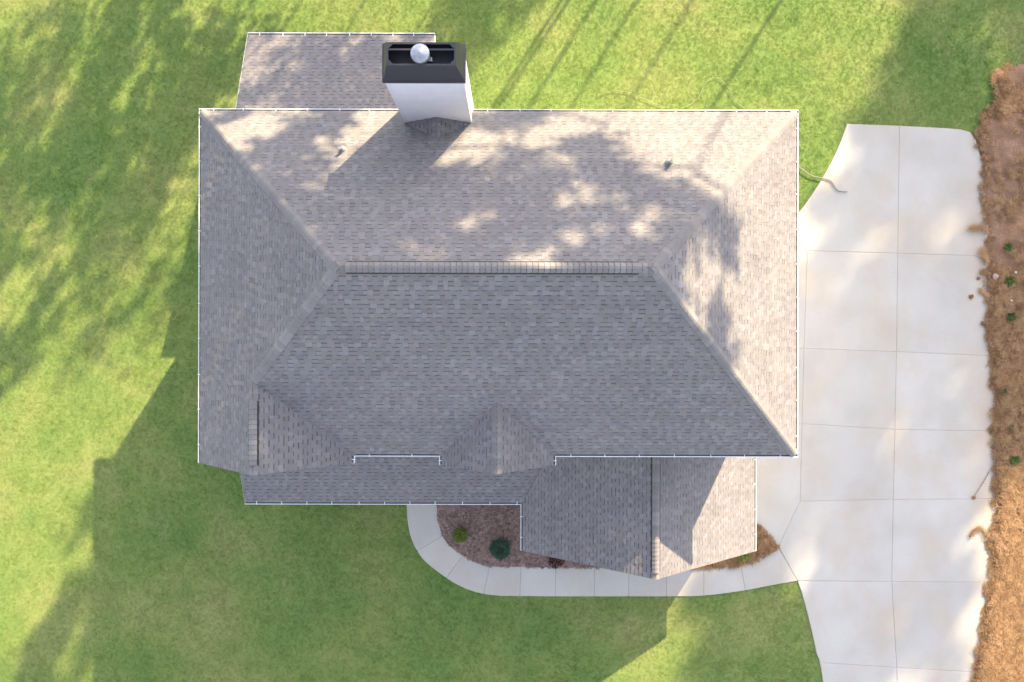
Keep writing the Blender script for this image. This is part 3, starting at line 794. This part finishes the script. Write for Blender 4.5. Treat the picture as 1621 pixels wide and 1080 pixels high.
# ------------------------------------------------------------------ scattered ground cover (geometry nodes)
def proto_col(name, objs):
    col = bpy.data.collections.new(name)
    for o in objs: col.objects.link(o)
    return col
def bunch(name, n, rad, hgt, wid, m, seed, flat=False, ln=.1):
    r = random.Random(seed); V = []; F = []
    for _ in range(n):
        a = r.uniform(0, 2*PI); rr = rad*math.sqrt(r.random()); b = r.uniform(0, 2*PI)
        x, y = rr*math.cos(a), rr*math.sin(a)
        if flat:
            L = ln*r.uniform(.6, 1.2); dx, dy = math.cos(b)*L/2, math.sin(b)*L/2; w_ = wid*r.uniform(.7, 1.3); z = r.uniform(0, hgt); t = r.uniform(-.25, .25)*L
            nx, ny = -math.sin(b)*w_/2, math.cos(b)*w_/2; bend = r.uniform(-.15, .15)*L
            k = len(V)
            V += [(x-dx+nx, y-dy+ny, z-t/2), (x-dx-nx, y-dy-ny, z-t/2), (x-ny*0+nx+(-math.sin(b))*bend, y+ny+math.cos(b)*bend, z+.01), (x-nx+(-math.sin(b))*bend, y-ny+math.cos(b)*bend, z+.01), (x+dx+nx, y+dy+ny, z+t/2), (x+dx-nx, y+dy-ny, z+t/2)]
            F += [(k, k+1, k+3, k+2), (k+2, k+3, k+5, k+4)]
        else:
            h = hgt*r.uniform(.5, 1.1); lean = h*r.uniform(.5, 1.6); w_ = wid*r.uniform(.7, 1.3)
            nx, ny = -math.sin(b)*w_/2, math.cos(b)*w_/2; k = len(V)
            V += [(x+nx, y+ny, 0), (x-nx, y-ny, 0), (x+math.cos(b)*lean, y+math.sin(b)*lean, h)]
            F += [(k, k+1, k+2)]
    me = bpy.data.meshes.new(name); me.from_pydata(V, [], F); me.materials.append(m)
    return bpy.data.objects.new(name, me)
def scatter(name, pts, scales, col, label, cat, seed=1, tilt=0.0):
    me = bpy.data.meshes.new(name); me.vertices.add(len(pts)); me.vertices.foreach_set('co', np.asarray(pts, np.float32).ravel())
    a = me.attributes.new('size', 'FLOAT', 'POINT'); a.data.foreach_set('value', np.asarray(scales, np.float32))
    o = bpy.data.objects.new(name, me); C.objects.link(o)
    ng = bpy.data.node_groups.new(name, 'GeometryNodeTree')
    ng.interface.new_socket('Geometry', in_out='INPUT', socket_type='NodeSocketGeometry'); ng.interface.new_socket('Geometry', in_out='OUTPUT', socket_type='NodeSocketGeometry')
    gi = ng.nodes.new('NodeGroupInput'); go = ng.nodes.new('NodeGroupOutput'); ip = ng.nodes.new('GeometryNodeInstanceOnPoints')
    ci = ng.nodes.new('GeometryNodeCollectionInfo'); ci.inputs['Collection'].default_value = col; ci.inputs['Separate Children'].default_value = True; ci.inputs['Reset Children'].default_value = True
    rv = ng.nodes.new('FunctionNodeRandomValue'); rv.data_type = 'FLOAT_VECTOR'; rv.inputs[0].default_value = (-tilt, -tilt, 0); rv.inputs[1].default_value = (tilt, tilt, 6.283); rv.inputs['Seed'].default_value = seed
    na = ng.nodes.new('GeometryNodeInputNamedAttribute'); na.data_type = 'FLOAT'; na.inputs[0].default_value = 'size'
    ng.links.new(gi.outputs[0], ip.inputs['Points']); ng.links.new(ci.outputs[0], ip.inputs['Instance']); ip.inputs['Pick Instance'].default_value = True
    ng.links.new(rv.outputs[0], ip.inputs['Rotation']); ng.links.new(na.outputs[0], ip.inputs['Scale']); ng.links.new(ip.outputs[0], go.inputs[0])
    md = o.modifiers.new('scatter', 'NODES'); md.node_group = ng
    return tag(o, label, cat, kind='stuff')
def vnoise(x, y, seed, f):     # cheap value noise on numpy arrays
    rs = np.random.RandomState(seed); T = rs.rand(256, 256); x = x*f + 1000; y = y*f + 1000
    xi = np.floor(x).astype(int); yi = np.floor(y).astype(int); fx_ = x-xi; fy_ = y-yi; fx_ = fx_*fx_*(3-2*fx_); fy_ = fy_*fy_*(3-2*fy_)
    g_ = lambda a, b: T[a % 256, b % 256]
    return (g_(xi, yi)*(1-fx_)+g_(xi+1, yi)*fx_)*(1-fy_) + (g_(xi, yi+1)*(1-fx_)+g_(xi+1, yi+1)*fx_)*fy_
rs = np.random.RandomState(3)
A_, B_ = G(-130, 1200), G(1720, -130)
NG = 470000
gpts = np.stack([rs.uniform(A_.x, B_.x, NG), rs.uniform(A_.y, B_.y, NG)], 1)
def poly2(l): return np.array([(v.x, v.y) for v in l])
keep = np.ones(NG, bool)
walk_poly = gp([(v.x, v.y) for v in oS] + [(v.x, v.y) for v in iS][::-1])
house_poly = [W(XL+.5, YB+.5, 0), W(XR-.5, YB+.5, 0), W(XR-.5, YF, 0), W(XB-.5, Y1-.4, 0), W(XA+.5, Y1-.4, 0), W(XA+.5, YS-1.8, 0), W(XL+.5, YS-1.8, 0)]
for pl, mg in ((base_poly, .03), (walk_poly, .02), (mulch_poly, -.02), (sc_poly, -.02), (house_poly, 0), (bank_poly, -.0)):
    i_, d_ = inside_dist(gpts, poly2(pl)); keep &= ~(i_ | (d_ < mg))
gpts = gpts[keep]
clump = vnoise(gpts[:, 0], gpts[:, 1], 5, 2.6)*.6 + vnoise(gpts[:, 0], gpts[:, 1], 6, 7.0)*.4
sz = .65 + clump*.6 + rs.rand(len(gpts))*.25
tufts = [bunch('grass_tuft', 8, .055, .026, .011, M_BLADE, 40+i) for i in range(6)]
scatter('grass', np.c_[gpts, np.full(len(gpts), -.055)], sz, proto_col('grass_tufts', tufts), 'short mown lawn grass around the house and paving', 'grass')

# pine straw on the clay bank and the corner bed, chips on the mulch
def fill(poly, n, mg, seed):
    r_ = np.random.RandomState(seed); P2 = poly2(poly); mn, mx = P2.min(0), P2.max(0)
    q = np.stack([r_.uniform(mn[0]-.3, mx[0], n), r_.uniform(mn[1], mx[1], n)], 1)
    i_, d_ = inside_dist(q, P2); return q, i_, d_, r_
straw = [bunch('straw_bunch', 14, .12, .02, .010, M_STRAW, 60+i, True, .17) for i in range(6)]
q, i_, d_, r_ = fill([v for v in bank_poly if v.x < 24.5] + [Vector((23, -15, 0)), Vector((23, 12, 0))], 26000, 0, 8)
q = q[(q[:, 0] < 23)]
i_, d_ = inside_dist(q, poly2(bank_poly)); sd = np.where(i_, d_, -d_)
south = np.clip((3.0 - q[:, 1])/9.0, 0, 1)
dens = vnoise(q[:, 0], q[:, 1], 9, 1.1)*.55 + vnoise(q[:, 0], q[:, 1], 10, 3.3)*.45
k_ = (sd > -.02*r_.rand(len(q))) & (dens + south*.36 - .04 > .42 + .3*r_.rand(len(q)))
k_ |= (sd > -.10) & (sd < .12) & (vnoise(q[:, 0], q[:, 1], 12, 4.0) > .5)
q = q[k_]; sd = sd[k_]
zz = np.array([-.03 + .13*min(1, max(0, s/.35))*(2-min(1, max(0, s/.35))) + .02 for s in sd]); zz = np.maximum(zz, .012)
scatter('pine_straw', np.c_[q, zz + vnoise(q[:, 0], q[:, 1], 13, 3)*.05], .6 + .7*r_.rand(len(q)), proto_col('straw_bunches', straw), 'tan pine straw littered over the clay bank by the driveway', 'pine straw', 5, .12)
q, i_, d_, r_ = fill(sc_poly, 2600, 0, 18); k_ = i_ | (d_ < .05*r_.rand(len(q))); q = q[k_]
scatter('pine_straw', np.c_[q, np.full(len(q), .035) + .03*r_.rand(len(q))], .5 + .6*r_.rand(len(q)), proto_col('straw_bunches_b', [bunch('straw_bunch', 14, .09, .05, .011, M_STRAW, 80+i, True, .2) for i in range(4)]), 'golden pine straw filling the corner bed beside the lower gable', 'pine straw', 6, .35)
q, i_, d_, r_ = fill(mulch_poly, 9000, 0, 28); k_ = i_ | (d_ < .055*r_.rand(len(q))**2); q = q[k_]
scatter('mulch_chips', np.c_[q, np.full(len(q), .02) + .02*r_.rand(len(q))], .5 + .6*r_.rand(len(q)), proto_col('chips', [bunch('mulch_chip', 9, .07, .03, .016, M_CHIP, 90+i, True, .07) for i in range(5)]), 'reddish brown mulch chips filling the bed behind the front walkway', 'mulch', 7, .3)

# ------------------------------------------------------------------ shrubs, weeds and small things
def leaf_mesh(mb, c, d, L, w):
    d = d.normalized(); s = d.cross(Vector((0, 0, 1)))
    if s.length < .05: s = Vector((1, 0, 0))
    s.normalize(); n = s.cross(d)
    mb.add([c, c + d*L*.5 + s*w/2 + n*.1*w, c + d*L, c + d*L*.5 - s*w/2 + n*.1*w, c + d*L*.5 - n*.12*w], [(0, 4, 2, 1), (0, 3, 2, 4)])
def shrub(px, py, rad, hgt, m, label, seed, n=420, lsz=.09, lw=.035, name='shrub', group=None):
    r = random.Random(seed); c = G(px, py, .03); t = empty(name, c); tag(t, label, 'shrub', group)
    st = MB()
    fo_ = MB()
    for k in range(9):
        a = r.uniform(0, 2*PI); e = r.uniform(.5, 1.3); tip = Vector((math.cos(a)*rad*.7*math.cos(e), math.sin(a)*rad*.7*math.cos(e), hgt*.8*math.sin(e)))
        st.tube([(0, 0, -.05), tip*.5 + Vector((0, 0, .04)), tip], [.014, .009, .004], 5)
    for k in range(n):
        a = r.uniform(0, 2*PI); cz = r.random(); rr = (r.random()**.45)
        lob = 1 + .07*math.sin(3*a + seed) + .06*math.sin(5*a + 2*seed)
        q = Vector((math.cos(a)*rad*lob*rr*math.sqrt(1-cz*cz*.75), math.sin(a)*rad*lob*rr*math.sqrt(1-cz*cz*.75), .05 + hgt*cz*rr))
        d = Vector((q.x, q.y, (q.z-hgt*.3)*.9)) + Vector((r.uniform(-1, 1), r.uniform(-1, 1), r.uniform(-.3, .9)))*rad*.7
        leaf_mesh(fo_, q, d, lsz*r.uniform(.7, 1.3), lw*r.uniform(.8, 1.2))
    st.build('stem', M_TWIG, t); fo_.build('foliage', m, t)
    return t
shrub(729, 845, .28, .42, M_LIME, 'yellow green shrub in the mulch bed, nearest the bend of the walkway', 3, 700, .085, .04)
shrub(792, 867, .38, .5, M_DARKLEAF, 'dark blue green shrub in the mulch bed beside the porch gutter', 5, 1300, .11, .028)
shrub(880, 885, .30, .4, M_PURPLE, 'low dark red shrub half hidden below the left edge of the lower gable roof', 8, 300)
shrub(1176, 877, .22, .35, M_LIME, 'small lime green plant in pine straw below the lower gable roof edge', 9, 180, .12, .03)

def weed(px, py, rad, label, seed, n=70):
    r = random.Random(seed); c = G(px, py, .17); t = empty('weed', c); tag(t, label, 'plant', 'weeds on the clay bank')
    mb = MB()
    for k in range(n):
        a = r.uniform(0, 2*PI); q = Vector((math.cos(a), math.sin(a), 0))*rad*.4*r.random(); d = Vector((math.cos(a+r.uniform(-.6, .6)), math.sin(a+r.uniform(-.6, .6)), r.uniform(.15, 1.0)))
        leaf_mesh(mb, q, d, rad*r.uniform(.5, 1.1), rad*.22)
    mb.build('foliage', M_WEED, t)
    rt = MB(); rt.tube([(0, 0, -.16), (0, 0, .03)], .012, 5); rt.build('stem', M_TWIG, t)
weed(1594, 392, .22, 'flat dark green weed on the clay bank, nearest the top of the strip', 1)
weed(1597, 445, .22, 'green weed tuft on the clay bank just below a pale stone', 2)
weed(1600, 501, .21, 'bright green weed on the clay bank below the small white stone', 3)
weed(1589, 620, .14, 'small sparse weed on the bare brown patch of the clay bank', 4, 30)
weed(1600, 676, .12, 'tiny pale weed between two larger weeds on the clay bank', 5, 24)
weed(1605, 728, .22, 'spreading green weed where golden pine straw begins on the bank', 6)

def pebble(px, py, rad, m, label, seed, z=.165, name='stone', flat=.55, cat='stone'):
    bm = bmesh.new(); bmesh.ops.create_icosphere(bm, subdivisions=2, radius=rad); r = random.Random(seed); off = Vector((r.uniform(0, 50), 3, 9))
    for v in bm.verts:
        v.co *= 1 + .35*mnoise.noise(v.co/rad*1.2 + off); v.co.z *= flat
    me = bpy.data.meshes.new(name); bm.to_mesh(me); bm.free(); me.materials.append(m); me.shade_smooth()
    o = bpy.data.objects.new(name, me); C.objects.link(o); o.location = G(px, py, z); tag(o, label, cat); return o
pebble(1608, 431.5, .05, M_STONE, 'small white stone above the middle weed on the clay bank', 1)
pebble(1601, 476, .045, M_STONE, 'white stone lying between two green weeds on the clay bank', 2)
pebble(1576, 438, .13, mat('grey_stone', (.30, .235, .20), .85), 'flat grey stone at the left of the green weeds by the driveway edge', 3, .15, flat=.3)
def clod(px, py, rad, label, seed, elong=1.0, ang=0):
    """clump of straw and clay on the concrete"""
    r = random.Random(seed); c = G(px, py, .0); t = empty('straw_clump', c); tag(t, label, 'straw clump')
    bm = bmesh.new(); bmesh.ops.create_icosphere(bm, subdivisions=2, radius=rad)
    for v in bm.verts:
        v.co *= 1 + .6*mnoise.noise(v.co/rad*1.6 + Vector((seed*3.7, 1, 2))); v.co.z = v.co.z*.35 + rad*.1; v.co.x *= elong
    me = bpy.data.meshes.new('clod'); bm.to_mesh(me); bm.free(); me.materials.append(M_SOIL)
    o = bpy.data.objects.new('clod', me); C.objects.link(o); o.parent = t; o.rotation_euler.z = ang
    s = bunch('straw_strands', 26, rad*.9, rad*.4, .012, M_STRAW, seed, True, rad*2.2); C.objects.link(s); s.parent = t; s.scale.x = elong; s.rotation_euler.z = ang
clod(1537, 470, .075, 'small dark clod lying alone on the driveway slab', 11)
clod(1548.5, 441, .06, 'tiny clod on the driveway close to the straw edge', 12)
def strew(pts, rad, label, seed):
    P_ = spline([G(x, y, .015) for x, y in pts], 6); c = P_[0].copy(); c.z = 0
    t = empty('straw_clump', c); tag(t, label, 'straw clump'); r = random.Random(seed)
    mb = MB(); rr = [rad*.55*(.5 + .9*math.sin(PI*min(1, .12 + i/len(P_)))*r.uniform(.6, 1.2)) for i in range(len(P_))]
    mb.tube([q - c for q in P_], rr, 6); o = mb.build('clod', M_SOIL, t)
    sv = MB()
    for k in range(170):
        q = r.choice(P_) - c + Vector((r.uniform(-1, 1), r.uniform(-1, 1), r.uniform(.3, 1)))*rad*1.5; a = r.uniform(0, 2*PI); d = Vector((math.cos(a), math.sin(a), r.uniform(-.1, .25)))*rad*r.uniform(1.2, 3.2); s2 = Vector((-math.sin(a), math.cos(a), 0))*.006
        sv.add([q-d/2+s2, q-d/2-s2, q+d/2-s2, q+d/2+s2], [(0, 1, 2, 3)])
    sv.build('straw_strands', M_STRAW, t)
strew([(1535, 362), (1545, 362), (1555, 360), (1563, 370)], .09, 'tan wedge of straw reaching onto the driveway above the first full joint', 21)
strew([(1552, 396), (1556, 404), (1561, 412)], .08, 'straw wisp crossing the driveway edge at the clay stained joint', 22)
strew([(1553, 430), (1559, 432), (1566, 430)], .07, 'short straw clump on the driveway edge just below the stained joint', 25)
strew([(1551, 459), (1556, 464), (1563, 468)], .05, 'thin dark curl of straw on the driveway edge beside the lone clod', 23)
strew([(1554, 511), (1560, 516), (1566, 520)], .04, 'thin straight wisp of straw on the driveway edge opposite the lowest stone', 26)
strew([(1535, 850), (1541, 841), (1549, 837), (1556, 840), (1562, 852)], .065, 'hooked curl of straw and clay lying on the lower driveway edge', 24)
tw = MB(); a_ = G(1566, 747, .03); b_ = G(1543, 785, .02); tw.tube([a_, (a_*.6+b_*.4)+Vector((.01, 0, .01)), b_], [.012, .012, .009], 6)
tag(tw.build('twig', M_TWIG), 'thin straight twig lying on the driveway near the right edge', 'twig')
clod(1541, 788, .06, 'small clod beside the tip of the thin twig on the driveway', 14)

def hose(name, m, pts, rad, label, cat, z, ribbed=False):
    Q = spline([G(x, y, z) for x, y in pts], 14)
    mb = MB(); rr = [rad*(1 + (.12 if ribbed and i % 2 else 0)) for i in range(len(Q))]
    mb.tube(Q, rr, 8); return tag(mb.build(name, m, None, True), label, cat)
hose('drain_hose', M_PIPE, [(1262, 263), (1268, 267), (1274, 271.5), (1285, 278.5), (1298, 281.5), (1306, 283.2), (1315, 287), (1321, 296), (1327.5, 302.5), (1341, 304)], .02, 'dark grey drain hose snaking from the house across grass onto the driveway', 'hose', .035, True)
hose('garden_hose', M_HOSE, [(945, 152), (960, 146), (977, 143.5), (994, 146.5), (1009, 153), (1024, 158.5), (1039, 164.5), (1053, 169.5), (1068, 172), (1083, 169.5), (1098, 162), (1107.5, 151), (1112.5, 138.5), (1120, 128.5), (1131, 123), (1142, 127), (1151, 137), (1158.5, 151), (1167, 163), (1180, 172)], .009, 'thin pale hose looping through the grass behind the rear gutter', 'hose', .012)

# ------------------------------------------------------------------ pines around the plot (their shade falls on lawn and roof)
def pine(hgt, clen, spread, seed, limbs=16, pad=(.45, .9), fol=44, vz=.22):
    """tall bare trunk, limbs ending in flat pads of needles with gaps between them"""
    r = random.Random(seed); tr = MB(); cr = MB(); cb = hgt - clen
    pts = [Vector((0, 0, -.3))]
    for k in range(1, 9):
        f = k/8; pts.append(Vector((r.uniform(-.15, .15)*f*2, r.uniform(-.15, .15)*f*2, hgt*f)))
    rad = [hgt*.0027*(1 - .85*k/8) + .02 for k in range(9)]
    tr.tube(pts, rad, 9)
    def at(z):
        f = min(7.999, max(0, z/hgt*8)); i = int(f); return pts[i].lerp(pts[i+1], f-i)
    for k in range(limbs):
        f = (k + r.random())/limbs; z = cb + clen*f; a = k*2.4 + r.uniform(-.6, .6)
        L = spread*(1 - f)**.6*r.uniform(.35, 1.15) + .3; e = R(r.uniform(-8, 30) + 25*f)
        b0 = at(z); d = Vector((math.cos(a)*math.cos(e), math.sin(a)*math.cos(e), math.sin(e)))
        mid = b0 + d*L*.55 + Vector((0, 0, -.08*L)); tip = b0 + d*L + Vector((0, 0, .06*L))
        tr.tube([b0, mid, tip], [.03 + L*.014, .018 + L*.008, .01], 5, cap=False)
        for q, sc in ((tip, 1.0), (mid, .7)):
            if sc < 1 and r.random() < .5: continue
            R_ = r.uniform(*pad)*sc
            for j in range(int(fol*sc)):
                c0_ = q + Vector((r.gauss(0, .5)*R_, r.gauss(0, .5)*R_, r.gauss(0, vz)*R_))
                dd = Vector((r.gauss(0, 1), r.gauss(0, 1), r.gauss(.3, .6))).normalized(); s = dd.orthogonal().normalized()*.1*r.uniform(.8, 1.3); l_ = r.uniform(.3, .5)
                cr.add([c0_ - s*.5, c0_ + s*.5, c0_ + dd*l_ + s, c0_ + dd*l_ - s], [(0, 1, 2, 3)])
    t = empty('pine_tree'); tr.build('trunk', M_BARK, t); cr.build('crown', M_NEEDLE, t)
    return t
KH = [22.0, 26.0, 20.0, 24.0]
kinds = [pine(22, 5.5, 2.2, 1, 13, (.3, .55), 60, 1.5), pine(26, 6, 3.0, 2, 11, (.5, .9), 110), pine(20, 4.5, 1.8, 3, 10, (.28, .5), 60, 1.5), pine(24, 7, 3.0, 5, 18, (.45, .9), 80)]
KC = [.87, .865, .89, .85]   # height of the crown's middle as a share of the tree
used = set()
LAB = 'tall pine standing behind the house outside the picture and shading lawn and roof'
TE = math.tan(SUN_EL)
# kind, what it shades (photo pixel, height of that surface), how far off it stands, turn
spots = [
    (0, 70, 30, 0, 24, 0), (2, 60, 180, 0, 27, 1), (0, 235, 0, 0, 23, 2), (2, 165, 180, 0, 27, 3), (0, 345, 90, 0, 22, 4), (0, 245, 230, 0, 29, 5),
    (2, 0, 540, 0, 36, 2.5), (2, 225, 400, 0, 33, .3), (2, 30, 330, 0, 31, .8), (0, 440, 110, 3, 23, .6), (0, 560, 120, 3, 24, 3.6), (2, 640, 110, 3, 25, 5),
    (1, 470, 430, 10.2, 30, .5), (1, 420, 560, 9.4, 33, 2.8), (1, 620, 345, 9.5, 32, 0), (1, 740, 320, 9.5, 36, 1.4), (1, 880, 310, 9.0, 38, 2.2), (1, 1020, 415, 10, 34, 3.1), (2, 420, 230, 8.5, 30, 4),  # first two pines added to block grazing sun on the west slope
    (3, 1525, 330, 0, 84, 0.4), (3, 1480, 210, 0, 88, 2.4), (3, 1450, 500, 0, 84, 1.9), (3, 1400, 720, 0, 80, 2), (3, 1490, 860, 0, 80, 3), (3, 1370, 960, 0, 80, 4),
    (2, 1240, 1060, 0, 60, 5), (3, 1510, 70, 0, 50, 2), (2, 770, 0, 0, 34, 3)]
for (k, px, py, zs, dist, rz) in spots:
    src = kinds[k]; q = G(px, py, zs)
    x = q.x + dist*math.sin(SUN_AZ); y = q.y + dist*math.cos(SUN_AZ); zc_ = zs + dist*TE
    sc_ = zc_/(KH[k]*KC[k])
    if k not in used: t = src; used.add(k)
    else:
        t = src.copy(); C.objects.link(t)
        for ch in src.children:
            c2 = ch.copy(); C.objects.link(c2); c2.parent = t
    t.location = (x, y, 0); t.rotation_euler = (0, 0, rz); w_ = 1 + (sc_-1)*.35
    t.scale = (w_, w_, sc_)
    tag(t, LAB, 'tree', 'pines behind the house')
